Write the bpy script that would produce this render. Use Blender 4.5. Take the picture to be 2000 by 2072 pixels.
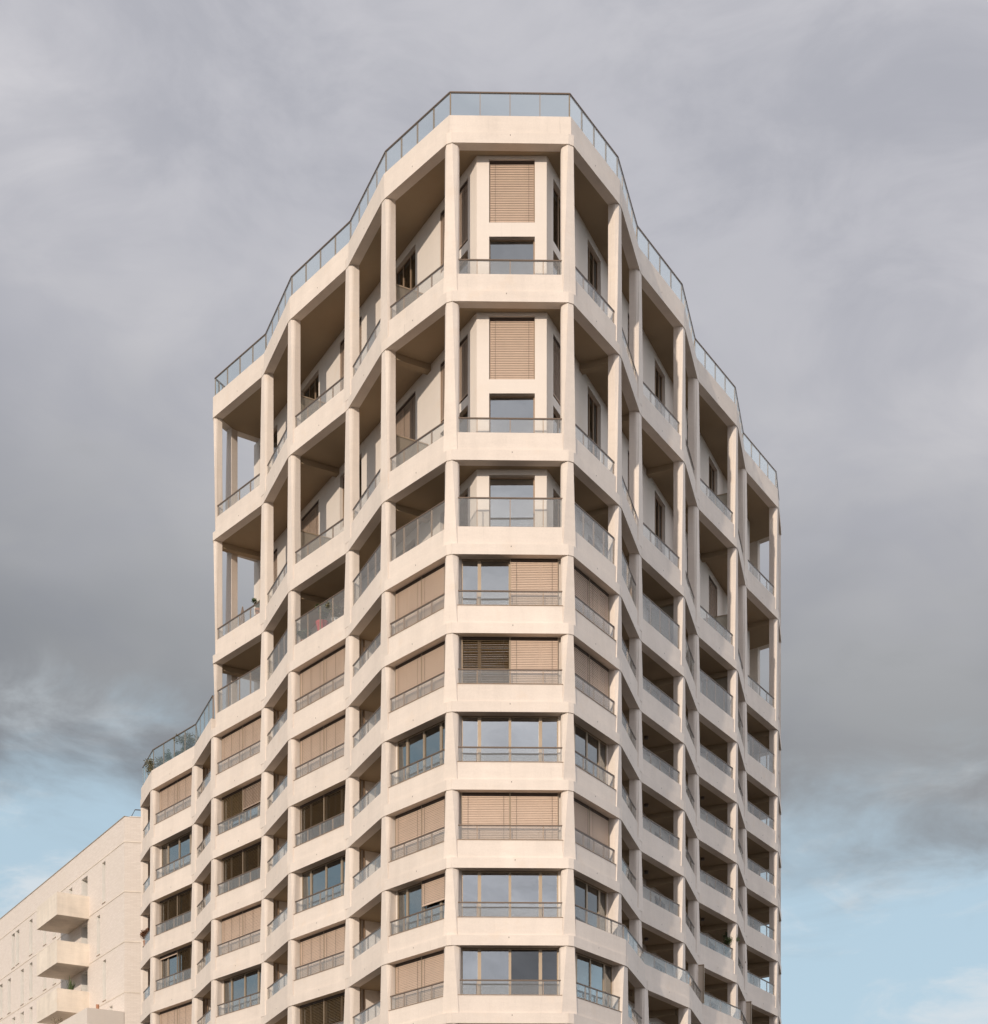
import bpy, bmesh, math, random
from mathutils import Vector, Euler
random.seed(7)
for o in list(bpy.data.objects): bpy.data.objects.remove(o)
SC = bpy.context.scene
COL = SC.collection
R = math.radians

# ------------------------------------------------------------------ camera
EYE = 1.6
F, HZ, D0 = 3400.0, 2764.0, 64.0        # focal length in photo pixels, horizon row, metres to the front bay
cam = bpy.data.cameras.new('camera'); cam_o = bpy.data.objects.new('camera', cam); COL.objects.link(cam_o)
cam_o.location = (0, 0, EYE); cam_o.rotation_euler = (R(90), 0, 0)
cam.sensor_fit = 'HORIZONTAL'; cam.sensor_width = 36; cam.lens = 36 * F / 2000
cam.shift_y = (HZ - 1036) / 2000; cam.clip_end = 5000
SC.camera = cam_o

# ------------------------------------------------------------------ sun and sky
SUN_AZ, SUN_EL = R(22.2), R(17.8)       # from behind the camera, to its left
sdir = Vector((-math.sin(SUN_AZ) * math.cos(SUN_EL), -math.cos(SUN_AZ) * math.cos(SUN_EL), math.sin(SUN_EL)))
sun = bpy.data.lights.new('sun', 'SUN'); sun.energy = 3.0; sun.angle = R(0.6); sun.color = (1, .87, .73)
sun_o = bpy.data.objects.new('sun', sun); COL.objects.link(sun_o)
sun_o.rotation_euler = sdir.to_track_quat('Z', 'Y').to_euler(); sun_o.location = (-40, -80, 60)

w = bpy.data.worlds.new('World'); SC.world = w; w.use_nodes = True
nt = w.node_tree; nt.nodes.clear()
def N(tree, t, **kw):
    n = tree.nodes.new(t)
    for k, v in kw.items():
        if k.startswith('_'): n.inputs[int(k[1:])].default_value = v
        else: setattr(n, k, v)
    return n
def L(tree, a, b): tree.links.new(a, b)
def math_node(tree, op, a, b=None, clamp=False, c=None):
    n = N(tree, 'ShaderNodeMath', operation=op, use_clamp=clamp)
    for i, v in enumerate((a, b, c)):
        if v is None: continue
        if isinstance(v, (int, float)): n.inputs[i].default_value = v
        else: L(tree, v, n.inputs[i])
    return n.outputs[0]
def mixc(tree, fac, a, b, blend='MIX'):
    n = N(tree, 'ShaderNodeMix', data_type='RGBA', blend_type=blend)
    for i, v in ((0, fac), (6, a), (7, b)):
        if isinstance(v, (int, float)): n.inputs[i].default_value = v
        elif isinstance(v, tuple): n.inputs[i].default_value = v + (1,) if len(v) == 3 else v
        else: L(tree, v, n.inputs[i])
    return n.outputs[2]
def smooth(tree, v, a, b, lo=0., hi=1.):
    n = N(tree, 'ShaderNodeMapRange', interpolation_type='SMOOTHSTEP')
    L(tree, v, n.inputs[0])
    for i, x in ((1, a), (2, b), (3, lo), (4, hi)): n.inputs[i].default_value = x
    return n.outputs[0]

tc = N(nt, 'ShaderNodeTexCoord'); sep = N(nt, 'ShaderNodeSeparateXYZ'); L(nt, tc.outputs['Generated'], sep.inputs[0])
X, Y, Z = sep.outputs
sky = N(nt, 'ShaderNodeTexSky', sky_type='NISHITA', sun_disc=False, sun_elevation=SUN_EL, sun_rotation=math.pi + SUN_AZ,
        air_density=1.0, dust_density=1.2, ozone_density=1.5)
skyc = mixc(nt, 1.0, sky.outputs[0], (.10, .10, .10), 'MULTIPLY')
def noise(tree, vec, scale, detail=5., rough=.55, stretch=None, dist=0., loc=None):
    mp = N(tree, 'ShaderNodeMapping'); L(tree, vec, mp.inputs[0])
    if stretch: mp.inputs['Scale'].default_value = stretch
    if loc: mp.inputs['Location'].default_value = loc
    n = N(tree, 'ShaderNodeTexNoise'); L(tree, mp.outputs[0], n.inputs['Vector'])
    n.inputs['Scale'].default_value = scale; n.inputs['Detail'].default_value = detail
    n.inputs['Roughness'].default_value = rough; n.inputs['Distortion'].default_value = dist
    return n.outputs[0]
G = tc.outputs['Generated']
n_big = noise(nt, G, 3.2, 4, .5, (1, 1, 2.0), .3, (1.7, .4, .2))
n_mid = noise(nt, G, 9, 6, .6, (1, 1, 2.2), .6)
n_wisp = noise(nt, G, 7, 7, .62, (1, 1, 2.4), .8, (3.1, 0, 1))
# height over the cloud deck's lower edge: the deck hangs a little lower to the right of the tower
edge = math_node(nt, 'MULTIPLY_ADD', X, -.09, c=.305)
edge = math_node(nt, 'ADD', edge, smooth(nt, Y, .1, -.6, 0., -.30))
edge = math_node(nt, 'MULTIPLY_ADD', math_node(nt, 'SUBTRACT', n_mid, .5), .15, c=edge)
h = math_node(nt, 'SUBTRACT', Z, edge)
deck = smooth(nt, h, -.05, .05)
shade = smooth(nt, h, 0., .26)
cloud = mixc(nt, shade, (.265, .28, .30), (.555, .555, .595))
big = smooth(nt, n_big, .32, .68)
cloud = mixc(nt, big, mixc(nt, 1., cloud, (.86, .87, .89), 'MULTIPLY'), mixc(nt, 1., cloud, (1.13, 1.12, 1.1), 'MULTIPLY'))
cloud = mixc(nt, smooth(nt, n_mid, .32, .68), mixc(nt, 1., cloud, (.89, .895, .91), 'MULTIPLY'), mixc(nt, 1., cloud, (1.09, 1.08, 1.07), 'MULTIPLY'))
blue = mixc(nt, .75, skyc, (.54, .70, .80))
low = mixc(nt, smooth(nt, n_wisp, .44, .66, 0., .8), blue, (.70, .75, .79))
skyfin = mixc(nt, deck, low, cloud)
# brighter, sunlit cloud on the side of the sky where the sun stands
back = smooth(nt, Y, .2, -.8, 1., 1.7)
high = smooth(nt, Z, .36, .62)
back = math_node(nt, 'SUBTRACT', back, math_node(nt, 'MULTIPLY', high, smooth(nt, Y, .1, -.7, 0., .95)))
back = math_node(nt, 'MULTIPLY', back, smooth(nt, Z, .62, .85, 1., 1.75))  # extra brightness added overhead, out of view, to lift the shaded walls
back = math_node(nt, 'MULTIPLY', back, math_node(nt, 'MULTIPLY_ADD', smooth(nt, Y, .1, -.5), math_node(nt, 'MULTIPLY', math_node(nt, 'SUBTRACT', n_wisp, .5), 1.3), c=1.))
back = math_node(nt, 'MULTIPLY', back, smooth(nt, X, .33, .85, 1., 1.9))  # added bright sky far right, out of view, to light the shaded facade
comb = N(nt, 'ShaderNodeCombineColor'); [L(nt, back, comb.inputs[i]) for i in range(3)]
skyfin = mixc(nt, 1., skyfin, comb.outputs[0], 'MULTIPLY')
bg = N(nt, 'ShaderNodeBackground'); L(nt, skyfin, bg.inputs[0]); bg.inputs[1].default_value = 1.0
wo = N(nt, 'ShaderNodeOutputWorld'); L(nt, bg.outputs[0], wo.inputs[0])
vs = SC.view_settings; vs.view_transform = 'Standard'; vs.look = 'None'; vs.exposure = 0; vs.gamma = 1
SC.cycles.max_bounces = 10; SC.cycles.transparent_max_bounces = 24; SC.cycles.caustics_reflective = False; SC.cycles.caustics_refractive = False

# ------------------------------------------------------------------ materials
MATS = {}
def new_mat(name):
    m = bpy.data.materials.new(name); m.use_nodes = True; MATS[name] = m
    t = m.node_tree; t.nodes.clear()
    out = N(t, 'ShaderNodeOutputMaterial'); return m, t, out
def concrete(name, col, var=.07, speck=.05, streak=.05, rough=.85, bump=.15):
    m, t, out = new_mat(name)
    co = N(t, 'ShaderNodeTexCoord').outputs['Object']
    p = N(t, 'ShaderNodeBsdfPrincipled'); p.inputs['Roughness'].default_value = rough
    p.inputs['Specular IOR Level'].default_value = .25
    a = noise(t, co, .55, 5, .6); b = noise(t, co, 18, 3, .6); c = noise(t, co, 1.0, 4, .6, (2.2, 2.2, .22))
    d = noise(t, co, 2.6, 3, .7, (.35, .35, 2.5))
    k = math_node(t, 'MULTIPLY_ADD', math_node(t, 'SUBTRACT', a, .5), var * 2.4, c=1.)
    k = math_node(t, 'ADD', k, math_node(t, 'MULTIPLY', math_node(t, 'SUBTRACT', b, .5), speck * 2.4))
    k = math_node(t, 'ADD', k, math_node(t, 'MULTIPLY', math_node(t, 'SUBTRACT', c, .5), streak * 2.4))
    k = math_node(t, 'ADD', k, math_node(t, 'MULTIPLY', math_node(t, 'SUBTRACT', d, .5), streak * 1.6))
    oi = N(t, 'ShaderNodeObjectInfo')
    k = math_node(t, 'ADD', k, math_node(t, 'MULTIPLY', math_node(t, 'SUBTRACT', oi.outputs['Random'], .5), .075))
    run = smooth(t, noise(t, co, 1.0, 5, .7, (5, 5, .28), 0, (9, 2, 4)), .60, .80, 0, streak * 2.2)
    k = math_node(t, 'SUBTRACT', k, run)
    cc = N(t, 'ShaderNodeCombineColor')
    for i in range(3): L(t, math_node(t, 'MULTIPLY', k, col[i]), cc.inputs[i])
    warm = mixc(t, smooth(t, noise(t, co, 1.3, 4, .6, None, 0, (5, 5, 5)), .55, .8, 0, .35), cc.outputs[0], (col[0] * .98, col[1] * .90, col[2] * .80))
    L(t, warm, p.inputs['Base Color'])
    bp = N(t, 'ShaderNodeBump'); bp.inputs['Strength'].default_value = bump; bp.inputs['Distance'].default_value = .01
    L(t, b, bp.inputs['Height']); L(t, bp.outputs[0], p.inputs['Normal']); L(t, p.outputs[0], out.inputs[0])
def plain(name, col, rough=.6, metal=0., var=.06, spec=.4):
    m, t, out = new_mat(name)
    co = N(t, 'ShaderNodeTexCoord').outputs['Object']
    p = N(t, 'ShaderNodeBsdfPrincipled'); p.inputs['Roughness'].default_value = rough; p.inputs['Metallic'].default_value = metal
    p.inputs['Specular IOR Level'].default_value = spec
    a = noise(t, co, 2.1, 4, .6)
    L(t, mixc(t, a, tuple(c * (1 - var * 2) for c in col), tuple(min(1, c * (1 + var * 2)) for c in col)), p.inputs['Base Color'])
    L(t, p.outputs[0], out.inputs[0])
def glass(name, refl, tint, haze=0., hazecol=(.6, .6, .6), rough=.0, fres=.8, wav=.0):
    m, t, out = new_mat(name)
    lw = N(t, 'ShaderNodeLayerWeight'); lw.inputs[0].default_value = .5
    f5 = math_node(t, 'POWER', lw.outputs['Facing'], 4.0)
    tr = N(t, 'ShaderNodeBsdfTransparent'); tr.inputs[0].default_value = tint + (1,)
    gl = N(t, 'ShaderNodeBsdfGlossy'); gl.inputs[0].default_value = (.95, .97, .97, 1); gl.inputs[1].default_value = rough
    if wav:
        co = N(t, 'ShaderNodeTexCoord').outputs['Object']
        bp = N(t, 'ShaderNodeBump'); bp.inputs['Strength'].default_value = wav; bp.inputs['Distance'].default_value = .05
        L(t, noise(t, co, 1.1, 2, .5), bp.inputs['Height']); L(t, bp.outputs[0], gl.inputs['Normal'])
    d1 = N(t, 'ShaderNodeBsdfDiffuse'); d1.inputs[0].default_value = hazecol + (1,)
    d2 = N(t, 'ShaderNodeBsdfTranslucent'); d2.inputs[0].default_value = hazecol + (1,)
    df = N(t, 'ShaderNodeMixShader'); df.inputs[0].default_value = .5; L(t, d1.outputs[0], df.inputs[1]); L(t, d2.outputs[0], df.inputs[2])
    m1 = N(t, 'ShaderNodeMixShader'); m1.inputs[0].default_value = haze; L(t, tr.outputs[0], m1.inputs[1]); L(t, df.outputs[0], m1.inputs[2])
    m2 = N(t, 'ShaderNodeMixShader'); L(t, math_node(t, 'MULTIPLY_ADD', f5, fres, True, refl), m2.inputs[0])
    L(t, m1.outputs[0], m2.inputs[1]); L(t, gl.outputs[0], m2.inputs[2]); L(t, m2.outputs[0], out.inputs[0])
concrete('pale concrete', (.735, .648, .572), .095, .065, .07)
concrete('joint concrete', (.68, .57, .49))
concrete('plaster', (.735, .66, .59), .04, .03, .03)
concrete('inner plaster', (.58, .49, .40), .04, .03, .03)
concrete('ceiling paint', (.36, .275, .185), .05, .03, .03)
plain('white reveal', (.90, .86, .80), .6)
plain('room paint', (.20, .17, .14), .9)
plain('bronze metal', (.34, .235, .155), .5, .15)
plain('rail bronze', (.15, .105, .075), .5, .15)
plain('dark bronze', (.085, .06, .045), .45, .35)
plain('window frame', (.38, .295, .21), .45, .25)
plain('slat metal', (.63, .475, .365), .5, .1, .05)
plain('slat dark metal', (.40, .28, .15), .45, .35, .05)
glass('window glass', .42, (.42, .45, .45), 0, fres=.5, wav=.03)
glass('side glass', .26, (.40, .43, .43), 0, fres=.6, wav=.03)
glass('dim glass', .14, (.45, .46, .45), 0, fres=.6, wav=.03)
glass('guard glass', .03, (.97, .98, .98), .12, (.90, .88, .86), fres=.42)
glass('clear glass', .03, (.93, .965, .97), .035, (.75, .8, .85), fres=.45)
glass('frosted glass', .03, (.75, .75, .7), .45, (.55, .49, .42), fres=.4)
plain('curtain cloth', (.72, .62, .38), .9)
plain('white cloth', (.75, .74, .72), .9)
plain('leaf green', (.10, .135, .055), .6, 0, .3); plain('leaf olive', (.20, .18, .10), .6, 0, .3); plain('leaf dry', (.22, .11, .06), .7, 0, .3)
plain('bark', (.12, .085, .06), .9)
plain('red glaze', (.55, .06, .06), .35); plain('terracotta', (.40, .20, .12), .8); plain('grey fabric', (.22, .17, .14), .9); plain('white plastic', (.7, .7, .7), .5)
concrete('balcony concrete', (.74, .66, .565), .24, .05, .12)
concrete('pavement', (.085, .075, .065), .12, .05, .02)

def brick_mat(name, d):
    m, t, out = new_mat(name)
    co = N(t, 'ShaderNodeTexCoord').outputs['Object']
    dp = N(t, 'ShaderNodeVectorMath', operation='DOT_PRODUCT'); L(t, co, dp.inputs[0]); dp.inputs[1].default_value = (d.x, d.y, 0)
    sp = N(t, 'ShaderNodeSeparateXYZ'); L(t, co, sp.inputs[0])
    cb = N(t, 'ShaderNodeCombineXYZ'); L(t, dp.outputs['Value'], cb.inputs[0]); L(t, sp.outputs[2], cb.inputs[1])
    br = N(t, 'ShaderNodeTexBrick'); L(t, cb.outputs[0], br.inputs['Vector'])
    br.inputs['Color1'].default_value = (.78, .70, .635, 1); br.inputs['Color2'].default_value = (.71, .63, .565, 1)
    br.inputs['Mortar'].default_value = (.66, .585, .525, 1); br.inputs['Scale'].default_value = 1
    br.inputs['Brick Width'].default_value = .36; br.inputs['Row Height'].default_value = .085; br.inputs['Mortar Size'].default_value = .010
    p = N(t, 'ShaderNodeBsdfPrincipled'); p.inputs['Roughness'].default_value = .8; p.inputs['Specular IOR Level'].default_value = .25
    a = noise(t, co, .35, 5, .6)
    c = mixc(t, smooth(t, a, .35, .7, 0, .25), br.outputs['Color'], (.70, .62, .53))
    L(t, c, p.inputs['Base Color'])
    bp = N(t, 'ShaderNodeBump'); bp.inputs['Strength'].default_value = .4; bp.inputs['Distance'].default_value = .012
    L(t, br.outputs['Fac'], bp.inputs['Height']); bp.invert = True
    L(t, bp.outputs[0], p.inputs['Normal']); L(t, p.outputs[0], out.inputs[0])

# ------------------------------------------------------------------ mesh helpers
def v2(p): return Vector((p[0], p[1]))
class MB:
    def __init__(s): s.v = []; s.f = []; s.m = []; s.smooth = False
    def face(s, pts, mat):
        i = len(s.v); s.v += [tuple(p) for p in pts]; s.f.append(tuple(range(i, i + len(pts)))); s.m.append(mat)
    def loft(s, rings, mat):                       # closed solid through rings of equal length
        i = len(s.v); n = len(rings[0])
        for r in rings: s.v += [tuple(p) for p in r]
        for k in range(len(rings) - 1):
            for j in range(n):
                a = i + k * n; q = (j + 1) % n
                s.f.append((a + j, a + q, a + n + q, a + n + j)); s.m.append(mat)
        s.f.append(tuple(i + j for j in reversed(range(n)))); s.m.append(mat)
        e = i + (len(rings) - 1) * n
        s.f.append(tuple(e + j for j in range(n))); s.m.append(mat)
    def prism(s, poly, z0, z1, mat): s.loft([[(p[0], p[1], z0) for p in poly], [(p[0], p[1], z1) for p in poly]], mat)
    def bar(s, a, b, inn, t0, t1, z0, z1, mat):   # a solid along a->b, between depths t0..t1 along inn
        s.prism([a + inn * t0, b + inn * t0, b + inn * t1, a + inn * t1], z0, z1, mat)
    def tube(s, pts, r, mat, n=6):
        rings = []
        for k, p in enumerate(pts):
            p = Vector(p); a = Vector(pts[max(k - 1, 0)]); b = Vector(pts[min(k + 1, len(pts) - 1)])
            d = (b - a).normalized(); u = d.orthogonal().normalized(); q = d.cross(u)
            rr = r[k] if isinstance(r, (list, tuple)) else r
            rings.append([p + (u * math.cos(2 * math.pi * j / n) + q * math.sin(2 * math.pi * j / n)) * rr for j in range(n)])
        s.loft(rings, mat)
    def join(s, o):
        i = len(s.v); s.v += o.v; s.f += [tuple(x + i for x in f) for f in o.f]; s.m += o.m
    def build(s, name, parent=None, base=None):
        me = bpy.data.meshes.new(name)
        off = base if base is not None else (parent.get('_base', (0, 0, 0)) if parent else (0, 0, 0))
        me.from_pydata([(x - off[0], y - off[1], z - off[2]) for x, y, z in s.v], [], s.f)
        names = sorted(set(s.m))
        for nme in names: me.materials.append(MATS[nme])
        idx = {nme: k for k, nme in enumerate(names)}
        me.polygons.foreach_set('material_index', [idx[x] for x in s.m])
        bm = bmesh.new(); bm.from_mesh(me); bmesh.ops.recalc_face_normals(bm, faces=bm.faces); bm.to_mesh(me); bm.free()
        if s.smooth:
            me.shade_smooth(); me.set_sharp_from_angle(angle=R(38))
        o = bpy.data.objects.new(name, me); COL.objects.link(o)
        if parent: o.parent = parent
        elif base is not None: o.location = base
        return o
def tag(o, label, cat, group=None, kind=None):
    o['label'] = label; o['category'] = cat
    if group: o['group'] = group
    if kind: o['kind'] = kind
    return o
BASE = {}
def thing(name, loc, label, cat, group=None):
    o = bpy.data.objects.new(name, None); COL.objects.link(o); o.location = loc; o.empty_display_size = .5
    BASE[o.name] = loc
    return tag(o, label, cat, group)
def part(mb, name, root, parent=None):            # mesh written in the root's frame
    return mb.build(name, parent or root, base=BASE[root.name])

def area_px(mb):                                   # size of a mesh in the photo, for choosing which repeats stay single
    xs = []; ys = []
    for x, y, z in mb.v:
        if y < 1: continue
        xs.append(min(2000, max(0, 1000 + F * x / y))); ys.append(min(2072, max(0, HZ - F * (z - EYE) / y)))
    return (max(xs) - min(xs)) * (max(ys) - min(ys)) if xs else 0
POOL = {}
def pool(kind, mb, subs=(), bonus=1., label=None):
    POOL.setdefault(kind, []).append((area_px(mb) * bonus, mb, subs, label))
def flush_pool(root, limit=99):
    for kind, items in POOL.items():
        items.sort(key=lambda t: -t[0])
        for a, mb, subs, lab in items[:limit]:
            o = part(mb, kind, root)
            if lab: o['label'] = lab
            for sn, sm in subs:
                if sm.v: part(sm, sn, root, o)
        rest = items[limit:]
        if rest:
            al = MB(); al.smooth = rest[0][1].smooth
            for a, mb, subs, lab in rest:
                al.join(mb)
                for sn, sm in subs: al.join(sm)
            o = part(al, kind, root); o['kind'] = 'stuff'

# ------------------------------------------------------------------ ground
g = MB(); g.face([(-1500, -1500, 0), (1500, -1500, 0), (1500, 2500, 0), (-1500, 2500, 0)], 'pavement')
go = g.build('ground'); tag(go, 'flat pale paved ground around the tower', 'ground', kind='structure')

# ------------------------------------------------------------------ the tower: plan and levels
U = D0 / F
LEV = dict(zip('ABCDEFGHIJ', [EYE + U * y for y in (2476.4, 2155.4, 1834.1, 1643.3, 1483.6, 1324.3, 1166.4, 1008.2, 851.5, 693.8)]))
LN = 'ABCDEFGHIJ'
def P(x, s): return Vector(((x - 1000) / F * D0 / s, D0 / s))
ND = {'8L': P(283, .6868), '7L': P(304.5, .7084), '6L': P(391, .738), '5L': P(428, .7737), '4L': P(532, .8091), '3L': P(584, .854),
      '2L': P(703, .8976), '1L': P(774, .9524), '0L': P(907.6, 1.0), '0R': P(1158, .9987), '1R': P(1257.5, .9478), '2R': P(1296.5, .8936),
      '3R': P(1387, .8478), '4R': P(1413, .8053), '5R': P(1494, .767), '6R': P(1510, .7315), '7R': P(1576.5, .7006), '8R': P(1582, .678)}
ND['PL'] = Vector((-13.29, 83.97)); ND['QL'] = ND['PL'] + Vector((.83, .56)) * 5.2
ND['PR'] = ND['8R'] + Vector((-.76, .65)) * 1.6; ND['QR'] = ND['PR'] + Vector((-.76, .65)) * 5
ND['QB'] = ND['8L'] + Vector((.83, .56)) * 5
UP = ['QL', 'PL', '5L', '4L', '3L', '2L', '1L', '0L', '0R', '1R', '2R', '3R', '4R', '5R', '6R', '7R', '8R', 'PR', 'QR']
LO = ['QB', '8L', '7L', '6L', '5L', '4L', '3L', '2L', '1L', '0L', '0R', '1R', '2R', '3R', '4R', '5R', '6R', '7R', '8R', 'PR', 'QR']
WIDE = ['1R', '2R', '3R', '4R', '5R', '6R', '7R', '8R']            # the lower floors stand proud on the right
def chain_for(level): return UP if level in 'ABC' else LO
def pts_for(level):
    ch = chain_for(level); out = [ND[n].copy() for n in ch]
    if level in 'IJ':
        base = [p.copy() for p in out]
        for i, n in enumerate(ch):
            if n in WIDE:
                n1 = outn(base[i - 1], base[i]); n2 = outn(base[i], base[i + 1])
                out[i] = base[i] + (n1 + n2).normalized() * .26
    return out
def outn(a, b):
    d = (b - a).normalized(); return Vector((d.y, -d.x))
def offpts(pts, dist):
    r = []
    for i, p in enumerate(pts):
        if i == 0: r.append(p - outn(p, pts[1]) * dist); continue
        if i == len(pts) - 1: r.append(p - outn(pts[i - 1], p) * dist); continue
        n1 = outn(pts[i - 1], p); n2 = outn(p, pts[i + 1]); b = (n1 + n2).normalized()
        r.append(p - b * dist / max(.35, b.dot(n1)))
    return r
BAND, PAR = .40, 1.08
CUT = .13
GUARD_H = {'A': .95, 'B': .60, 'C': .60, 'D': 1.15}
tower = thing('apartment_tower', (0, 78, 0), 'tall beige concrete apartment tower with zigzag balcony bays and a glass guarded roof', 'building')

A_LEFT = [('2L', '1L'), ('4L', '3L'), ('6L', '5L'), ('8L', '7L')]   # open loggia bays on the left
GLAZED = {('0L', '0R'): 'front', ('1L', '0L'): 'A1', ('3L', '2L'): 'A2', ('5L', '4L'): 'A3', ('7L', '6L'): 'A4', ('0R', '1R'): 'R1'}

# core of the tower: a straight wall on each side, a short one in front
C0L = Vector((-.666, 64.73)); DL = Vector((-.49, .87)).normalized(); C0R = Vector((2.03, 64.73)); DR = Vector((.395, .918)).normalized()
IL = Vector((DL.y, -DL.x)) ; IR = Vector((-DR.y, DR.x))            # inward
def foot(n):
    p = ND[n]
    if n.endswith('L'): t = (p - C0L).dot(DL); return C0L + DL * t, t
    t = (p - C0R).dot(DR); return C0R + DR * t, t

# ---- columns
def quarter(N0, d, inn, a, ai, s0, dep, k):
    pr = [(a, s0), (a + (ai - a) * .75, s0 + .10), (ai - .012, s0 + .17), (ai, dep)]
    return [N0 + d * x + inn * y for x, y in pr]
def section(Np, u, iu, v, iv, a, ai, s0, dep):
    A = quarter(Np, v, iv, a, ai, s0, dep, 4); B = quarter(Np, u, iu, a, ai, s0, dep, 4)
    ax = (A[0] - B[0]).normalized()
    if (A[-1] - B[-1]).dot(ax) < .10:
        mid = (A[-1] + B[-1]) / 2; A[-1] = mid + ax * .05; B[-1] = mid - ax * .05
        if (A[-2] - B[-2]).dot(ax) < .12: A[-2] = mid.lerp(A[1], .4); B[-2] = mid.lerp(B[1], .4)
    return A + list(reversed(B))
def column(ch, pts, i, zt, zb, fat=0.):
    Np = pts[i]
    n1 = outn(pts[i - 1], Np) if i > 0 else outn(Np, pts[i + 1]); n2 = outn(Np, pts[i + 1]) if i < len(pts) - 1 else n1
    u = Vector((n1.y, -n1.x)) * 1.; u = (pts[i - 1] - Np).normalized() if i > 0 else -(pts[i + 1] - Np).normalized()
    v = (pts[i + 1] - Np).normalized() if i < len(pts) - 1 else -u
    front = ch[i] in ('0L', '0R')
    ai = (.42 if front else .31) + fat
    m = MB()
    rings = []
    zs = [zb + .004, zb + .7, (zb + zt) / 2, zt - .35, zt - .001]
    for z in zs:
        k = (z - zb) / (zt - zb)
        a = .335 + fat + (CUT + .02 - .335) * k
        rings.append([(q.x, q.y, z) for q in section(Np, u, -n1, v, -n2, a, max(ai, a + .05), .025, .43)])
    m.loft(rings, 'pale concrete')
    # the corner block that carries the spandrels over the column
    blk = [Np + u * (CUT - .004), Np + v * (CUT - .004), Np + v * (CUT - .004) - n2 * .44, Np + u * (CUT - .004) - n1 * .44]
    if (blk[2] - blk[3]).dot((blk[1] - blk[0])) <= 0: blk = [blk[0], blk[1], (blk[2] + blk[3]) / 2]
    m.prism([q + (-n1 - n2).normalized() * .004 for q in blk], zt + .0005, zt + BAND - .004, 'pale concrete')
    pool('column', m, bonus=.6 if ch[i] in ('PL', 'PR', 'QL', 'QR', 'QB') else 1.)
for k in range(len(LN) - 1):
    top, bot = LN[k], LN[k + 1]
    ch = UP if top in 'ABC' else LO
    if bot == 'D': ch = UP
    pts = [ND[n] for n in ch] if top not in 'IJ' else pts_for('I')
    for i, n in enumerate(ch):
        if n in ('QL', 'QR', 'QB'): continue
        column(ch, pts, i, LEV[top], LEV[bot] + BAND, .06 if top == 'I' else 0.)
    # blocks on terrace nodes of level D are made with the spandrels below

pts = pts_for('J')
for i, n in enumerate(LO):
    if n not in ('QL', 'QR', 'QB'): column(LO, pts, i, LEV['J'], LEV['J'] - 2.6, .06)

# ---- spandrels and guards
def guard(a, b, inn, z0, hh, ratios, gmat='guard glass', post='bronze metal'):
    d = (b - a).normalized(); Ln = (b - a).length; front = abs(d.y) < .2
    po = MB(); rail = MB(); gl = MB()
    t = 0; stops = [0.]
    for r in ratios: t += r; stops.append(t)
    for s in stops:
        c = a + d * (Ln * s); c0 = c - d * (.012 if front else .026); c1 = c + d * (.012 if front else .026)
        if s < 1e-4: c0 = c; c1 = c + d * .03
        if s > 1 - 1e-4: c0 = c - d * .03; c1 = c
        po.bar(c0, c1, inn, .012, .06, z0, z0 + hh - .045, post)
    po.bar(a, b, inn, -.012, .07, z0 - .002, z0 + .028, 'bronze metal')
    rail.bar(a, b, inn, -.015, .055, z0 + hh - .045, z0 + hh, 'rail bronze')
    for s0, s1 in zip(stops[:-1], stops[1:]):
        p = a + d * (Ln * s0 + .012); q = a + d * (Ln * s1 - .012)
        gl.bar(p, q, inn, -.004, .008, z0 + .03, z0 + hh - .047, gmat)
    pool('balcony_guard', po, [('handrail', rail), ('glass_panel', gl)], bonus=(Ln * hh) / max(.01, Ln * hh))
def spandrel_bay(ch, pts, i, lev):
    a, b = ch[i], ch[i + 1]; p, q = pts[i], pts[i + 1]
    d = (q - p).normalized(); n = outn(p, q); inn = -n; z = LEV[lev]; Ln = (q - p).length
    m = MB()
    m.bar(p + d * CUT, q - d * CUT, inn, 0, .42, z, z + BAND, 'pale concrete')
    def no_col(nm):   # nothing stands on this node above this level
        if lev == 'A': return True
        if lev == 'D' and nm in ('6L', '7L', '8L', 'QB'): return True
        if lev == 'I' and nm in WIDE: return True
        return False
    o1, o2 = offpts(pts, .06), offpts(pts, .28); g1 = offpts(pts, .13)
    ca, cb = no_col(a), no_col(b)
    s1 = o1[i] if ca else p + d * .35 + inn * .06; s2 = o2[i] if ca else p + d * .35 + inn * .28
    e1 = o1[i + 1] if cb else q - d * .35 + inn * .06; e2 = o2[i + 1] if cb else q - d * .35 + inn * .28
    m.prism([s1 + d * .002, e1 - d * .002, e2 - d * .002, s2 + d * .002], z + BAND, z + PAR, 'pale concrete')
    # small cast-in weep hole near the middle of the band
    c = p + d * (Ln * (.5 + .04 * random.uniform(-1, 1)))
    m.bar(c - d * .012, c + d * .012, inn, -.003, .05, z + BAND - .12, z + BAND - .07, 'dark bronze')
    pool('spandrel', m)
    ga = g1[i] + d * .004 if ca else p + d * .355 + inn * .13; gb = g1[i + 1] - d * .004 if cb else q - d * .355 + inn * .13
    hh = GUARD_H.get(lev, .60)
    glz = (a, b) in GLAZED
    ratios = [.185, .315, .315, .185] if (a, b) == ('0L', '0R') and lev != 'A' else [.25] * 4
    gm = 'clear glass' if lev == 'A' or (lev == 'D' and ca) else 'guard glass'
    guard(ga, gb, inn, z + PAR + .006, hh, ratios, gm)
for lev in LN:
    ch = chain_for(lev); pts = pts_for(lev)
    for i in range(len(ch) - 1): spandrel_bay(ch, pts, i, lev)
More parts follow.
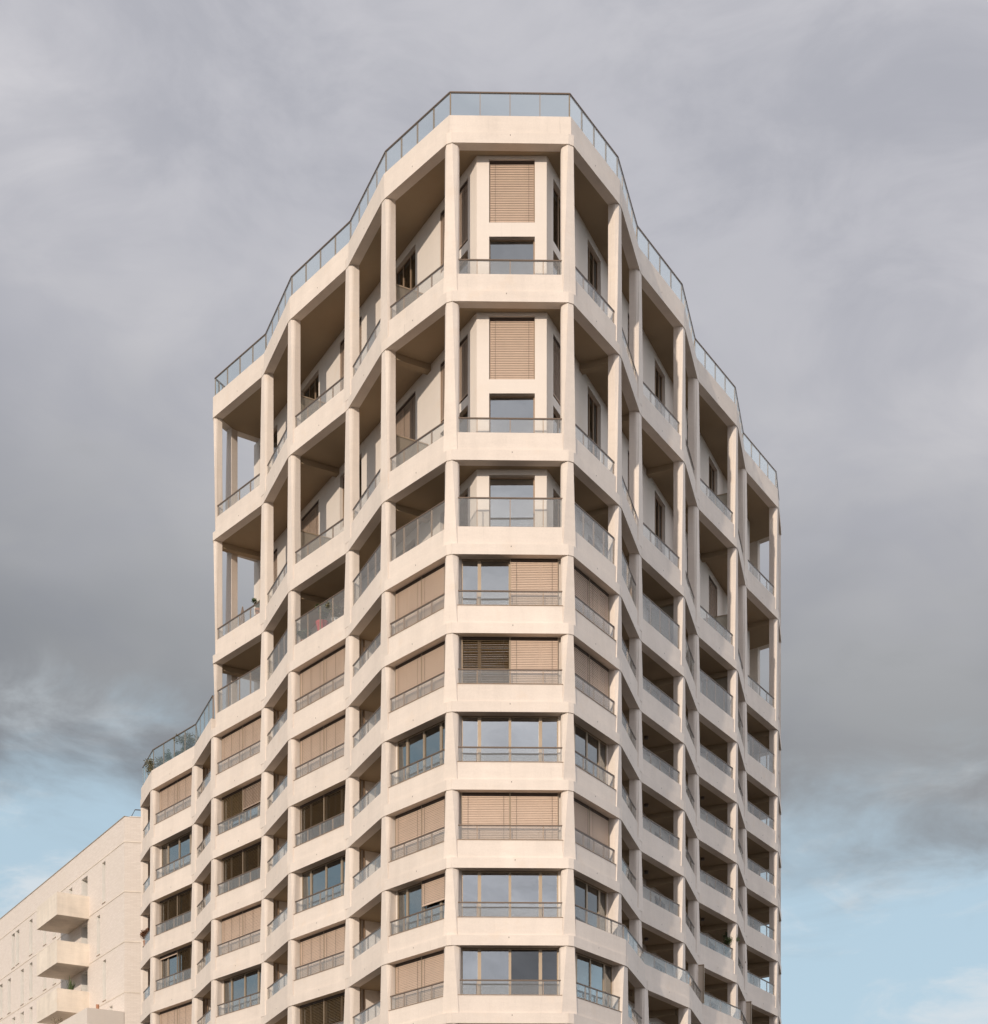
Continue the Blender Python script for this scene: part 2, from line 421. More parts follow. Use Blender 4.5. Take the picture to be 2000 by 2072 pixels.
# corner blocks under the left terrace edge are on the columns; slabs close every floor
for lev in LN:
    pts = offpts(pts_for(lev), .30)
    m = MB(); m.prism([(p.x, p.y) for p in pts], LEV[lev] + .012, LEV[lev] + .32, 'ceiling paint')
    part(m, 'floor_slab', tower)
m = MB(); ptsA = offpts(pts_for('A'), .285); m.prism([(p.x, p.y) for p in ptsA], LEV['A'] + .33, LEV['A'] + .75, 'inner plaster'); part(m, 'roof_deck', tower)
m = MB(); ptsJ = offpts(pts_for('J'), .33); m.prism([(p.x, p.y) for p in ptsJ], 0.004, LEV['J'] + .01, 'pale concrete'); part(m, 'lower_wall', tower)

# ---- walls with openings
def wall(m, p0, d, Ln, z0, z1, holes, inn, mat, reveal=.22, rmat=None):
    ts = sorted({0., Ln} | {max(0, min(Ln, h[0])) for h in holes} | {max(0, min(Ln, h[1])) for h in holes})
    zs = sorted({z0, z1} | {h[2] for h in holes} | {h[3] for h in holes})
    for ta, tb in zip(ts[:-1], ts[1:]):
        for za, zb in zip(zs[:-1], zs[1:]):
            tm, zm = (ta + tb) / 2, (za + zb) / 2
            if any(h[0] < tm < h[1] and h[2] < zm < h[3] for h in holes): continue
            a = p0 + d * ta; b = p0 + d * tb
            m.face([(a.x, a.y, za), (b.x, b.y, za), (b.x, b.y, zb), (a.x, a.y, zb)], mat)
    for ta, tb, za, zb in holes:
        a = p0 + d * ta; b = p0 + d * tb; c = b + inn * reveal; e = a + inn * reveal
        r = rmat or mat
        m.face([(a.x, a.y, za), (e.x, e.y, za), (e.x, e.y, zb), (a.x, a.y, zb)], r); m.face([(b.x, b.y, za), (b.x, b.y, zb), (c.x, c.y, zb), (c.x, c.y, za)], r)
        m.face([(a.x, a.y, za), (b.x, b.y, za), (c.x, c.y, za), (e.x, e.y, za)], r); m.face([(a.x, a.y, zb), (e.x, e.y, zb), (c.x, c.y, zb), (b.x, b.y, zb)], r)
def slats(m, a, b, inn, t0, zt, zb, mat, tilt, pitch=.066, wdt=.070):
    d = (b - a).normalized(); n = int((zt - zb) / pitch)
    for k in range(n):
        z = zt - (k + .5) * pitch + random.uniform(-.002, .002)
        dy = math.cos(tilt) * wdt / 2; dz = math.sin(tilt) * wdt / 2; th = .004
        r0 = [(t0 - dy, z - dz), (t0 + dy, z + dz), (t0 + dy, z + dz + th), (t0 - dy, z - dz + th)]
        r0 = [(x, zz) for x, zz in r0]
        rings = []
        for e in (a, b): rings.append([((e + inn * x).x, (e + inn * x).y, zz) for x, zz in r0])
        m.loft(rings, mat)
    m.bar(a, b, inn, t0 - .02, t0 + .02, zb - .012, zb + .02, mat)
def window(a, b, inn, dep, z0, z1, mulls, pane='window glass', frame='window frame', fw=.05, blinds=(), curtain=None, transom=None):
    """a,b: ends on the wall face; mulls: [(ratio, width)], blinds: [(r0, r1, drop, tilt, mat)]"""
    d = (b - a).normalized(); Ln = (b - a).length; fr = MB(); pn = MB(); subs = []
    fr.bar(a, b, inn, dep, dep + .07, z0, z0 + fw, frame); fr.bar(a, b, inn, dep, dep + .07, z1 - fw, z1, frame)
    fr.bar(a, a + d * fw, inn, dep, dep + .07, z0 + fw, z1 - fw, frame); fr.bar(b - d * fw, b, inn, dep, dep + .07, z0 + fw, z1 - fw, frame)
    for r, wd in mulls:
        c = a + d * (Ln * r); fr.bar(c - d * wd / 2, c + d * wd / 2, inn, dep - .004, dep + .066, z0 + fw, z1 - fw, frame)
    stops = [0] + [r for r, _ in mulls] + [1]
    if transom: fr.bar(a + d * fw, b - d * fw, inn, dep - .006, dep + .06, transom - .04, transom + .04, frame)
    for r0, r1 in zip(stops[:-1], stops[1:]):
        p = a + d * (Ln * r0); q = a + d * (Ln * r1)
        tw = random.uniform(-.010, .010)
        pm_ = pane if isinstance(pane, str) else pane[stops.index(r0) % len(pane)]
        pn.prism([p + inn * (dep + .03 + tw), q + inn * (dep + .03 - tw), q + inn * (dep + .042 - tw), p + inn * (dep + .042 + tw)], z0 + fw * .5, z1 - fw * .5, pm_)
    subs.append(('pane', pn))
    for r0, r1, drop, tilt, mat in blinds:
        bl = MB(); p = a + d * (Ln * r0 + .03); q = a + d * (Ln * r1 - .03); tb = dep - .10
        bl.bar(p, q, inn, tb - .02, tb + .06, z1 - .10, z1 - .003, 'dark bronze')
        slats(bl, p, q, inn, tb, z1 - .11, z1 - .11 - (z1 - z0 - .15) * drop, mat, tilt)
        for e in (p - d * .025, q + d * .005): bl.bar(e, e + d * .02, inn, tb - .02, tb + .02, z0, z1, frame)
        nb = max(1, int((q - p).length / .9))
        for k in range(nb + 1):                    # ladder cords
            c = p + d * ((q - p).length * (.12 + .76 * k / nb)); bl.bar(c - d * .004, c + d * .004, inn, tb - .048, tb - .042, z1 - .08 - (z1 - z0 - .12) * drop, z1 - .07, 'dark bronze')
        subs.append(('blind', bl))
    if curtain:
        for r0, r1, mat in curtain:
            cu = MB(); n = 26; ring = []; rin = []
            for k in range(n + 1):
                c = a + d * (Ln * (r0 + (r1 - r0) * k / n)); dd = dep + .22 + .05 * math.sin(k * 2.1)
                ring.append(c + inn * dd); rin.append(c + inn * (dd + .006))
            cu.prism(ring + list(reversed(rin)), z0 - .1, z1 - .02, mat); subs.append(('curtain', cu))
    pool('window', fr, subs)
CL, OP = R(70), R(27)
# ---- glazed bays
ST = {'front': {'D': 'gc', 'E': 'oc', 'F': 'gg', 'G': 'cc', 'H': 'gg', 'I': 'gg'},
      'A1': {'D': 'cc', 'E': 'cc', 'F': 'gg', 'G': 'cc', 'H': 'gh', 'I': 'cc'},
      'A2': {'D': 'cc', 'E': 'cc', 'F': 'oo', 'G': 'gg', 'H': 'cc', 'I': 'oo'},
      'A3': {'D': 'cc', 'E': 'sk', 'F': 'oo', 'G': 'cc', 'H': 'gg', 'I': 'cc'},
      'A4': {'D': 'cc', 'E': 'gg', 'F': 'oo', 'G': 'bo', 'H': 'cc', 'I': 'cc'},
      'R1': {'D': 'cc', 'E': 'cc', 'F': 'gg', 'G': 'cc', 'H': 'gg', 'I': 'gg'}}
BL = {'c': (1., CL, 'slat metal'), 'o': (1., OP, 'slat dark metal'), 'h': (.52, CL, 'slat metal'), 's': (.66, R(42), 'slat dark metal'), 'k': (.55, R(50), 'slat metal'), 'b': (.04, CL, 'slat metal')}
for lev in 'DEFGHI':
    nx = LN[LN.index(lev) + 1]; ch = LO; pts = pts_for(lev) if lev == 'I' else [ND[n] for n in LO]
    for i in range(len(ch) - 1):
        key = GLAZED.get((ch[i], ch[i + 1]))
        if not key: continue
        p, q = pts[i], pts[i + 1]; d = (q - p).normalized(); inn = -outn(p, q)
        a = p + d * .40; b = q - d * .40
        if key == 'front': a = p + d * .50; b = q - d * .50
        st = ST[key][lev]; bls = []
        for h_, (r0, r1) in zip(st, ((0, .5), (.5, 1))):
            if h_ in BL: bls.append((r0, r1) + BL[h_])
        cur = None
        if key in ('A1', 'A2', 'A3', 'A4') and st[0] in 'gb': cur = [(.02, .22, 'curtain cloth')]
        if key == 'A4' and lev == 'E': cur.append((.86, .97, 'white cloth'))
        if key == 'front' and lev == 'I': cur = [(.01, .47, 'white cloth')]  # pale cloth added in place of a pale reflection in the left panes
        if key == 'R1' and 'g' in st: cur = [(.76, .98, 'curtain cloth')]
        window(a, b, inn, .46, LEV[nx] + PAR + .02, LEV[lev] - .002, [(.185, .13), (.5, .10), (.815, .13)], blinds=bls, curtain=cur,
               pane=['window glass', 'window glass', 'dim glass', 'dim glass'] if (key == 'front' and lev == 'I') else ('window glass' if key == 'front' else 'side glass'))
        # metal sill over the parapet and return walls beside the window
        s = MB(); s.bar(p + d * .345, q - d * .345, inn, .035, .55, LEV[nx] + PAR, LEV[nx] + PAR + .016, 'bronze metal'); part(s, 'window_sill', tower)
        s = MB()
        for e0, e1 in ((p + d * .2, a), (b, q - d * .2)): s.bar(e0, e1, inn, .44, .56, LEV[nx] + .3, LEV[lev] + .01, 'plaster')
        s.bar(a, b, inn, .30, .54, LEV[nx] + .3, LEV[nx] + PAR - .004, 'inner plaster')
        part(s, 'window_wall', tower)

# ---- core walls: double-height loggias above, rooms and single loggias below
def core_side(p0, d, inn, t_end, top, bot, wins, t_start=0.):
    m = MB(); z1 = LEV[top] + .02; z0 = LEV[bot] + .31; H = z1 - z0
    holes = []; ws = []
    for t0, t1, kind in wins:
        if t0 < t_start or t1 > t_end: continue
        if H > 4:
            rows = [(z0 + H - 2.95 + .10, z0 + H - .42), (z0 + .12, z0 + 2.55)] if kind == 'w' else [(z0 + .05, z0 + H - .35)]
        else: rows = [(z0 + (.15 if kind == 'w' else .05), z0 + H - .38)]
        for j, (za, zb) in enumerate(rows):
            holes.append((t0 - t_start, t1 - t_start, za, zb)); ws.append((t0, t1, za, zb, kind, j))
    wall(m, p0 + d * t_start, d, t_end - t_start, z0, z1, holes, inn, 'plaster')
    part(m, 'inner_wall', tower)
    for t0, t1, za, zb, kind, j in ws:
        bls = []
        rnd = random.random()
        if kind == 'd' and H > 4 and top == 'B' and rnd < .8: bls = [(0, 1, .5, CL, 'slat metal')]
        if kind == 'w' and H > 4 and j == 0 and rnd < .5: bls = [(0, 1, .95, CL, 'slat metal')]
        window(p0 + d * t0, p0 + d * t1, inn, .15, za, zb, [(.36, .07), (.68, .07)] if kind == 'd' else [(.5, .06)], pane='dim glass',
               frame='bronze metal', blinds=bls, transom=(za + 2.5) if (kind == 'd' and H > 4) else None)
WL = [(.72 + 9.8 * k, 3.05 + 9.8 * k, 'w') for k in range(3)] + [(5.25 + 10.0 * k, 7.35 + 10 * k, 'd') for k in range(2)]
WR = [(.70 + 9. * k, 2.6 + 9. * k, 'w') for k in range(4)] + [(4.6 + 8.95 * k, 6.2 + 8.95 * k, 'd') for k in range(3)]
TL_END = 23.2; TR_END = 30.6
for top, bot in (('A', 'B'), ('B', 'C'), ('C', 'D')):
    core_side(C0L, DL, IL, TL_END, top, bot, WL); core_side(C0R, DR, IR, TR_END, top, bot, WR)
    # front of the core
    z1 = LEV[top] + .02; z0 = LEV[bot] + .31; H = z1 - z0; d = Vector((1, 0)); inn = Vector((0, 1)); Lf = C0R.x - C0L.x
    ta, tb = .48, 2.24
    rows = [(z0 + H - 2.58, z0 + H - .15), (z0 + .12, z0 + H - 3.12)] if H > 4 else [(z0 + .12, z0 + H - .22)]
    m = MB(); wall(m, C0L, d, Lf, z0, z1, [(ta, tb) + r for r in rows], inn, 'plaster', .26); part(m, 'inner_wall', tower)
    for j, r in enumerate(rows):
        blind = H > 4 and j == 0
        window(C0L + d * ta, C0L + d * tb, inn, .20, r[0], r[1], [], pane='window glass', frame='bronze metal', blinds=[(0, 1, 1., CL, 'slat metal')] if blind else [])
# end walls of the core, all the way down
for c, d, ln in ((C0L + DL * TL_END, Vector((.83, .56)).normalized(), 12), (C0R + DR * TR_END, Vector((-.76, .65)).normalized(), 12)):
    m = MB(); m.bar(c, c + d * ln, Vector((-d.y, d.x)), 0, .2, LEV['D' if c.x < 0 else 'J'] + .31, LEV['A'] + .015, 'plaster'); part(m, 'inner_wall', tower)
# regular storeys
for lev in 'DEFGHI':
    nx = LN[LN.index(lev) + 1]; z1 = LEV[lev] + .02; z0 = LEV[nx] + .31
    f1R, t1R = foot('1R')
    core_side(C0R, DR, IR, TR_END, lev, nx, WR, t1R)
    m = MB()
    def seg(a, b, mat='inner plaster', th=.12):
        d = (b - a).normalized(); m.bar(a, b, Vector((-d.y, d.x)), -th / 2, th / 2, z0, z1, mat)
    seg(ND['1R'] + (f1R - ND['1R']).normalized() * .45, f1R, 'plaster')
    part(m, 'partition_wall', tower)
    # rooms behind glass: deep back wall
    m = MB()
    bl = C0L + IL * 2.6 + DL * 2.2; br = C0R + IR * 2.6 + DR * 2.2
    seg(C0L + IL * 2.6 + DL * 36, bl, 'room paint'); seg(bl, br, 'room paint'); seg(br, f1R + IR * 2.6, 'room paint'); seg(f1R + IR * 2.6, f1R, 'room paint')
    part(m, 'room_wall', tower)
    for nl, nr in A_LEFT:
        m = MB()
        fl, tl = foot(nl); fr_, tr = foot(nr)
        for nn, ff in ((nl, fl), (nr, fr_)):
            dd = (ff - ND[nn]).normalized()
            seg(ND[nn] + dd * .46, ff, 'plaster')
        seg(fr_, fl, 'plaster')
        part(m, 'partition_wall', tower)
        # bronze door jamb and sliding door at the inner edge of the far column
        m2 = MB(); dd = (fl - ND[nl]).normalized(); e = ND[nl] + dd * .50; side = (ND[nr] - ND[nl]).normalized()
        m2.bar(e, e + dd * .09, side, .075, .16, z0, z1 - .02, 'window frame'); m2.bar(e + dd * .22, e + dd * .27, side, .062, .12, z0, z1 - .02, 'bronze metal')
        part(m2, 'door_frame', tower)
# cross beams under the ceilings at the outward nodes, below the roof
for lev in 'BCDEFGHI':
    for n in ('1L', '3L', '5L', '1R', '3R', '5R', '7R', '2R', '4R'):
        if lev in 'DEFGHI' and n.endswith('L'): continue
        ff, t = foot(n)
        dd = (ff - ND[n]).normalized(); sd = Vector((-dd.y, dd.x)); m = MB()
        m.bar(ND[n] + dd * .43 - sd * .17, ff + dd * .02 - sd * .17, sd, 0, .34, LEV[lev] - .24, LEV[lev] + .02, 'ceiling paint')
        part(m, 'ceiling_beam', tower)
# low privacy screens between the double-height loggias
for bot, nodes, hs in (('B', ('1L', '3L', '5R'), 2.5), ('C', ('1L', '3L', '5R'), 2.5), ('D', ('3R', '5R'), 3.0)):
    for n in nodes:
        ff, t = foot(n); dd = (ff - ND[n]).normalized(); sd = Vector((-dd.y, dd.x)); zb = LEV[bot] + .34
        s = MB(); e0 = ND[n] + dd * .53; e1 = ff - dd * .04
        s.bar(e0, e1, sd, -.025, .025, zb + hs, zb + hs + .05, 'window frame'); s.bar(e1 - dd * .05, e1, sd, -.02, .02, zb, zb + hs, 'bronze metal')
        gl = MB(); gl.bar(e0, e1 - dd * .05, sd, -.008, .008, zb + .02, zb + hs, 'frosted glass')
        o = part(s, 'privacy_screen', tower); part(gl, 'glass_panel', tower, o)
# full-height dividers on the setback terrace, right side
for n in ('4R', '6R'):
    i = LO.index(n); p = ND[n]; ob = pts_for('I')[i]; dd = (ob - p).normalized(); sd = Vector((-dd.y, dd.x))
    z0_, z1_ = LEV['I'] + PAR + .01, LEV['H'] - .02; e = ob + dd * .02
    s = MB(); s.bar(e + dd * -.03, e + dd * .02, sd, -.03, .03, z0_, z1_, 'window frame'); s.bar(p + dd * .02, e - dd * .03, sd, -.03, .03, z1_ - .05, z1_, 'bronze metal'); o = part(s, 'terrace_divider', tower)
    s = MB(); s.bar(p + dd * .02, e - dd * .03, sd, -.012, .012, z0_, z1_ - .05, 'inner plaster'); part(s, 'divider_panel', tower, o)
# small lamps on loggia ceilings, right side
for lev in 'EFGHI':
    for nl, nr in (('2R', '3R'), ('4R', '5R')):
        a = ND[nl].lerp(ND[nr], .62) - outn(ND[nl], ND[nr]) * 1.1
        s = MB(); s.tube([(a.x, a.y, LEV[lev] + .01), (a.x, a.y, LEV[lev] - .10)], [.10, .09], 'dark bronze', 10); part(s, 'ceiling_lamp', tower)
flush_pool(tower)

# ------------------------------------------------------------------ plants and things on the balconies
def at_bay(nl, nr, x, inset):
    """point behind a bay at the photo column x, 'inset' metres inside its line"""
    p, q = ND[nl], ND[nr]; n = outn(p, q); d = (q - p).normalized(); o = p - n * inset
    k = (x - 1000) / F
    t = (k * o.y - o.x) / (d.x - k * d.y)
    return o + d * t
def leaves(m, c, r, n, mat, size=.09, squash=1.):
    for _ in range(n):
        u = Vector((random.gauss(0, 1), random.gauss(0, 1), random.gauss(0, 1))).normalized() * (random.random() ** .5)
        p = Vector(c) + Vector((u.x * r, u.y * r, u.z * r * squash))
        e = Euler((random.uniform(-1, 1), random.uniform(-1, 1), random.uniform(0, 6.28))).to_matrix()
        s = size * random.uniform(.6, 1.3)
        m.face([p + e @ Vector(q) for q in ((-s * .25, 0, 0), (0, -s * .5, .01), (s * .25, 0, 0), (0, s * .5, -.01))], mat)
def plant(loc, hgt, spread, label, mat='leaf green', pot='terracotta', clumps=5, cat='plant', potr=.17, group=None, pot_h=.32, dens=110, stand=0.):
    root = thing('potted_plant', loc, label, cat, group)
    x, y, z = loc
    if stand:
        sm = MB(); sm.loft([[(x + .2 * math.cos(2 * math.pi * j / 12), y + .2 * math.sin(2 * math.pi * j / 12), z + stand - k) for j in range(12)] for k in (.03, .0)], 'rail bronze')
        for j in range(3): sm.tube([(x + .15 * math.cos(2.1 * j), y + .15 * math.sin(2.1 * j), z + stand - .03), (x + .19 * math.cos(2.1 * j), y + .19 * math.sin(2.1 * j), z)], .012, 'rail bronze', 6)
        part(sm, 'stand', root); z += stand
    pm = MB(); prof = [(.0, .72), (.75, .95), (.9, 1.05), (1, 1.05)]
    pm.loft([[(x + potr * k * math.cos(2 * math.pi * j / 14), y + potr * k * math.sin(2 * math.pi * j / 14), z + pot_h * h_) for j in range(14)] for h_, k in prof], pot)
    pm.smooth = True; part(pm, 'pot', root)
    st = MB(); lf = MB()
    for k in range(clumps):
        a = random.uniform(0, 6.28); rr = spread * random.uniform(.2, 1); hh = pot_h + (hgt - pot_h) * random.uniform(.45, 1)
        tip = (x + rr * math.cos(a), y + rr * math.sin(a), z + hh)
        mid = (x + rr * .35 * math.cos(a), y + rr * .35 * math.sin(a), z + pot_h + (hh - pot_h) * .6)
        st.tube([(x, y, z + pot_h * .9), mid, tip], [.016, .012, .006], 'bark', 5)
        leaves(lf, tip, spread * random.uniform(.35, .55), dens, mat, .10)
        leaves(lf, mid, spread * .35, dens // 2, mat, .09)
    part(st, 'stem', root); part(lf, 'foliage', root)
    return root
zf = lambda lev: LEV[lev] + .325
q = at_bay('3L', '2L', 652, .50); plant((q.x, q.y, zf('D')), 1.15, .34, 'green bushy plant in a bright red pot behind tall balcony glass', 'leaf green', 'red glaze', 7, potr=.27, pot_h=.46, stand=.92)
q = at_bay('3L', '2L', 679, .50); plant((q.x, q.y, zf('D')), .80, .40, 'spreading olive plant beside the bushy plant in the red pot', 'leaf olive', 'white plastic', 6, stand=.85)
q = at_bay('3L', '2L', 616, .55); plant((q.x, q.y, zf('D')), .75, .30, 'small dark plant at the left end of the balcony with the red pot', 'leaf green', 'terracotta', 5, stand=.75)
q = at_bay('5L', '4L', 523, .55); plant((q.x, q.y, zf('C')), .75, .30, 'green plant trailing over the rail of the open corner loggia', 'leaf green', 'terracotta', 7, stand=1.05)
q = at_bay('7L', '6L', 318, .6); plant((q.x, q.y, zf('D')), 1.45, .60, 'low grey green shrub at the left end of the roof terrace', 'leaf olive', 'terracotta', 10, potr=.3, dens=110)
q = at_bay('7L', '6L', 344, .6); plant((q.x, q.y, zf('D')), 1.75, .48, 'dark round shrub in the middle of the roof terrace', 'leaf green', 'terracotta', 10, potr=.28, dens=110)
q = at_bay('7L', '6L', 381, .6); plant((q.x, q.y, zf('D')), 1.95, .66, 'reddish brown shrub at the right end of the roof terrace', 'leaf olive', 'terracotta', 12, potr=.3, dens=120)
q = at_bay('7L', '6L', 370, .8); plant((q.x, q.y, zf('D')), 2.15, .18, 'slim upright plant beside the reddish terrace shrub', 'leaf green', 'terracotta', 4, potr=.2)
q = at_bay('8L', '7L', 296, .25); plant((q.x, q.y, zf('G')), .95, .30, 'dry red leaved plant on the edge of the leftmost tower balcony', 'leaf dry', 'terracotta', 7, stand=.85)
q = at_bay('4R', '5R', 1474, .42); plant((q.x, q.y, zf('H')), 1.55, .42, 'tall leafy plant beside the column of a shaded right hand balcony', 'leaf green', 'terracotta', 8, stand=.6)
q = at_bay('5R', '6R', 1502, .20); plant((q.x, q.y, zf('H')), 1.35, .26, 'pinkish dry climbing plant in a narrow folded right hand bay', 'leaf dry', 'terracotta', 7, stand=.6)
# folded parasol on the open corner loggia
q = at_bay('5L', '4L', 491, 1.25); z = zf('C')
ps = thing('folded_parasol', (q.x, q.y, z), 'folded brown garden parasol standing on the open corner loggia', 'parasol')
m = MB(); m.tube([(q.x, q.y, z + .05), (q.x, q.y, z + 2.62)], .022, 'white plastic', 8); part(m, 'pole', ps)
m = MB(); m.loft([[(q.x + .26 * math.cos(2 * math.pi * j / 12), q.y + .26 * math.sin(2 * math.pi * j / 12), z + k) for j in range(12)] for k in (0, .07)], 'dark bronze'); part(m, 'base', ps)
m = MB()
m.loft([[(q.x + r * (1 + .25 * (j % 2)) * math.cos(2 * math.pi * j / 16), q.y + r * (1 + .25 * (j % 2)) * math.sin(2 * math.pi * j / 16), z + k) for j in range(16)] for k, r in ((.95, .17), (1.4, .13), (1.6, .07), (1.7, .10), (2.3, .07), (2.6, .02))], 'grey fabric'); part(m, 'canopy', ps)
# bistro chairs glimpsed behind balcony glass
def chair(loc, rz, label):
    root = thing('balcony_chair', loc, label, 'chair'); root.rotation_euler.z = 0
    x, y, z = loc; c, s = math.cos(rz), math.sin(rz)
    W = lambda a, b, h_: (x + a * c - b * s, y + a * s + b * c, z + h_)
    m = MB(); m.loft([[W(-.2, -.2, h_), W(.2, -.2, h_), W(.2, .2, h_), W(-.2, .2, h_)] for h_ in (.43, .46)], 'white plastic'); part(m, 'seat', root)
    m = MB(); m.loft([[W(-.2, .19 + o, h_), W(.2, .19 + o, h_), W(.2, .22 + o, h_), W(-.2, .22 + o, h_)] for h_, o in ((.50, 0), (.92, .08))], 'white plastic'); part(m, 'backrest', root)
    for a in (-.18, .18):
        for b in (-.18, .18): m = MB(); m.tube([W(a, b, .43), W(a * 1.1, b * 1.1, 0)], .014, 'dark bronze', 6); part(m, 'leg', root)
for nl, nr, x, lev, inset, lab in (('2L', '1L', 737, 'F', .6, 'white chair behind the glass of a narrow left hand balcony below the closed blinds'),
                                   ('4L', '3L', 566, 'H', .6, 'white chair in a folded balcony beside dark slatted blinds'),):
    q = at_bay(nl, nr, x, inset); chair((q.x, q.y, zf(lev)), 1.0, lab)

# ------------------------------------------------------------------ the lower brick block on the left
W0 = P(252, D0 / 101.1); WD = (P(0, D0 / 124.4) - W0).normalized(); WO = Vector((-WD.y, WD.x)); WI = -WO
if WO.y > 0: WO, WI = WI, WO
ED = Vector((.985, .17)).normalized(); EI = Vector((-ED.y, ED.x))
brick_mat('pale brick', WD); brick_mat('pale brick end', ED)
blk = thing('brick_apartment_block', (W0.x, W0.y, 0), 'lower pale brick apartment block with slot windows and solid balconies left of the tower', 'building')
TOPZ = EYE + (HZ - 1653) * 101.1 / F
COURSE = [EYE + (HZ - y) * 101.1 / F for y in (1703, 1804, 1905.5, 2008)]
def wt(x):        # distance along the long wall seen at photo column x
    k = (x - 1000) / F; return (k * W0.y - W0.x) / (WD.x - k * WD.y)
def wz(y, t): return EYE + (HZ - y) * (W0 + WD * t).y / F
ZQ = 452 / 1892
SL = [(880, 522, 868), (835, 975, 1310), (885, 1352, 1696), (940, 1742, 2090), (600, 745, 1060), (262, 1010, 1308), (150, 1100, 1388), (112, 1130, 1420), (380, 915, 1224), (462, 850, 1165),
      (262, 1376, 1678), (188, 1432, 1730), (78, 1512, 1802), (8, 1560, 1850), (380, 1290, 1604), (462, 1235, 1556), (188, 1795, 2100), (115, 1840, 2120), (262, 1750, 2060)]
holes = []
for zx, za, zb in SL:
    t0, t1 = wt((zx + 13) * ZQ), wt((zx - 15) * ZQ); tm = (t0 + t1) / 2
    holes.append((t0, t1, wz(1620 + zb * ZQ, tm), wz(1620 + za * ZQ, tm)))
tdoor = (wt(742 * ZQ), wt(690 * ZQ))
for k in range(3):
    zt = wz(1620 + 655 * ZQ, sum(tdoor) / 2) - 3.03 * k; holes.append(tdoor + (zt - 2.5, zt))
m = MB(); wall(m, W0, WD, 42, 0.004, TOPZ, holes, WI, 'pale brick', .62, 'white reveal')
part(m, 'wall', blk)
m = MB(); m.face([(W0.x, W0.y, .004), ((W0 + ED * 14).x, (W0 + ED * 14).y, .004), ((W0 + ED * 14).x, (W0 + ED * 14).y, TOPZ), (W0.x, W0.y, TOPZ)], 'pale brick end')
part(m, 'wall', blk)
m = MB(); m.prism([W0 + WI * .02 + WD * .02, W0 + WD * 42, W0 + WD * 42 + WI * 14, W0 + ED * 14 + EI * .02], TOPZ - .4, TOPZ - .1, 'pavement'); part(m, 'roof', blk)
m = MB(); m.bar(W0 - WD * .02, W0 + WD * 42, WI, -.03, .36, TOPZ, TOPZ + .05, 'window frame'); m.bar(W0 + ED * .30, W0 + ED * 14, EI, -.03, .3, TOPZ + .002, TOPZ + .05, 'plaster'); part(m, 'coping', blk)
for z in COURSE:
    m = MB(); m.bar(W0 - WD * .0, W0 + WD * 42, WO, -.01, .025, z - .03, z + .03, 'terracotta'); m.bar(W0 + ED * .002, W0 + ED * 14, EI, -.025, .01, z - .03, z + .03, 'terracotta')
    for j in range(len(m.m)): m.m[j] = 'balcony concrete'
    part(m, 'string_course', blk)
for t0, t1, za, zb in holes:
    a, b = W0 + WD * t0, W0 + WD * t1; d = WD; f = MB(); pn = MB()
    f.bar(a, a + d * .05, WI, .52, .58, za, zb, 'bronze metal'); f.bar(b - d * .05, b, WI, .52, .58, za, zb, 'bronze metal')
    f.bar(a + d * .05, b - d * .05, WI, .52, .58, za, za + .05, 'bronze metal'); f.bar(a + d * .05, b - d * .05, WI, .52, .58, zb - .05, zb, 'bronze metal')
    f.bar(a, b, WO, -.2, .03, za - .03, za + .006, 'bronze metal')
    if (t1 - t0) < 1.2: f.bar(b - d * .03, b - d * .005, WI, .30, .34, za + .02, za + (zb - za) * .46, 'window frame')
    pn.bar(a + d * .05, b - d * .05, WI, .545, .557, za + .05, zb - .05, 'dim glass')
    o = part(f, 'window', blk); part(pn, 'pane', blk, o)
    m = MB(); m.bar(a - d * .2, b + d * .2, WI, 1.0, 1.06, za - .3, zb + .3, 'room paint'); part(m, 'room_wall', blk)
tb = wt(755 * ZQ)
for k, zb in enumerate((30.0, 26.97, 23.94)):
    B0 = W0 + WD * tb; dep = 2.06; ln = 4.4; th = .13; top = zb + 1.43; m = MB(); c = 'balcony concrete'
    m.prism([B0, B0 + WD * ln, B0 + WD * ln + WO * dep, B0 + WO * dep], zb, zb + .18, c)
    m.bar(B0 + WO * dep, B0 + WD * ln + WO * dep, WI, 0, th, zb + .18, top, c)
    m.bar(B0, B0 + WO * (dep - th), WD, 0, th, zb + .18, top, c); m.bar(B0 + WD * (ln - th), B0 + WD * (ln - th) + WO * (dep - th), WD, 0, th, zb + .18, top, c)
    b_o = part(m, 'balcony', blk)
    m = MB(); e = B0 + WO * (dep - .06); m.tube([(e.x, e.y, top + .001), ((e + WD * ln).x, (e + WD * ln).y, top + .001)], .02, 'bronze metal', 6); part(m, 'coping_strip', blk, b_o)
# projecting lower wing at the corner
m = MB(); zt = EYE + (HZ - 2047.6) * 101.1 / F
m.prism([W0 + WO * .03, W0 + WD * 40 + WO * .03, W0 + WD * 40 + WO * 2.3, W0 + WO * 2.3], .004, zt, 'plaster'); part(m, 'lower_wing', blk)
e = W0 + WD * 3.2 + WO * .6
m = MB(); m.tube([(e.x, e.y, zt), (e.x, e.y, zt + .95)], .10, 'terracotta', 10); part(m, 'flue_pipe', blk)
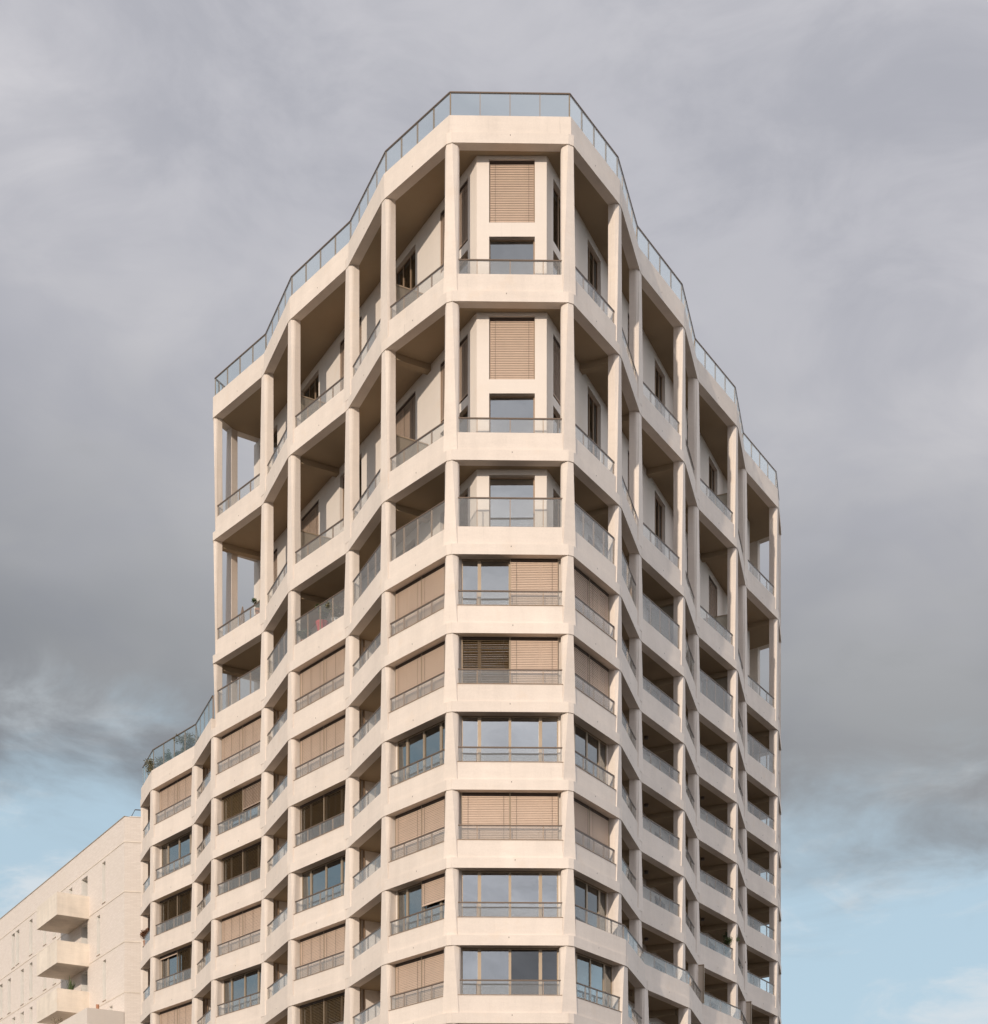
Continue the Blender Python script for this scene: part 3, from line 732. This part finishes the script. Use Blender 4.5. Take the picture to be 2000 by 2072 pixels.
# roof safety rail near the corner
m = MB(); pr = [(W0 + ED * .25 + EI * .8), (W0 + ED * .6 + EI * .5), (W0 + ED * 3 + EI * .5)]
m.tube([(pr[0].x, pr[0].y, TOPZ + .05), (pr[1].x, pr[1].y, TOPZ + .62), (pr[2].x, pr[2].y, TOPZ + .62)], .03, 'dark bronze', 6); part(m, 'roof_rail', blk)
# plants on the brick block's balconies
def spiky(loc, label):
    root = thing('potted_plant', loc, label, 'plant'); x, y, z = loc
    pm = MB(); pm.loft([[(x + r * math.cos(2 * math.pi * j / 12), y + r * math.sin(2 * math.pi * j / 12), z + h_) for j in range(12)] for h_, r in ((0, .15), (.35, .2))], 'terracotta'); part(pm, 'pot', root)
    lf = MB()
    for k in range(22):
        a = random.uniform(0, 6.28); sp = random.uniform(.15, .5); hh = random.uniform(.9, 1.55); b = Vector((-math.sin(a), math.cos(a), 0)) * .05
        p0 = Vector((x, y, z + .33)); p1 = p0 + Vector((math.cos(a) * sp * .4, math.sin(a) * sp * .4, hh * .6)); p2 = p0 + Vector((math.cos(a) * sp, math.sin(a) * sp, hh))
        lf.face([p0 - b, p0 + b, p1 + b, p1 - b], 'leaf green'); lf.face([p1 - b, p1 + b, p2], 'leaf green')
    part(lf, 'foliage', root)
e = W0 + WD * (tb + .55) + WO * 1.0; spiky((e.x, e.y, 23.94 + .18 + .35), 'green spiky plant on the lowest brick block balcony near its right end')
e = W0 + WD * (tb + .9) + WO * 1.5
vine = thing('balcony_climber', (e.x, e.y, 22.6), 'sparse climbing plant hanging under the lowest brick block balcony', 'plant'); lf = MB(); st = MB()
for k in range(6):
    p = Vector((e.x + random.uniform(-.6, .5), e.y + random.uniform(-.5, .8), 22.4)); q = p + Vector((random.uniform(-.2, .2), random.uniform(-.2, .2), 1.3))
    st.tube([tuple(p), tuple((p + q) / 2 + Vector((.08, 0, 0))), tuple(q)], .01, 'bark', 5)
    for f_ in (.2, .5, .8): leaves(lf, p.lerp(q, f_), .22, 22, 'leaf olive', .09)
part(st, 'stem', vine); part(lf, 'foliage', vine)
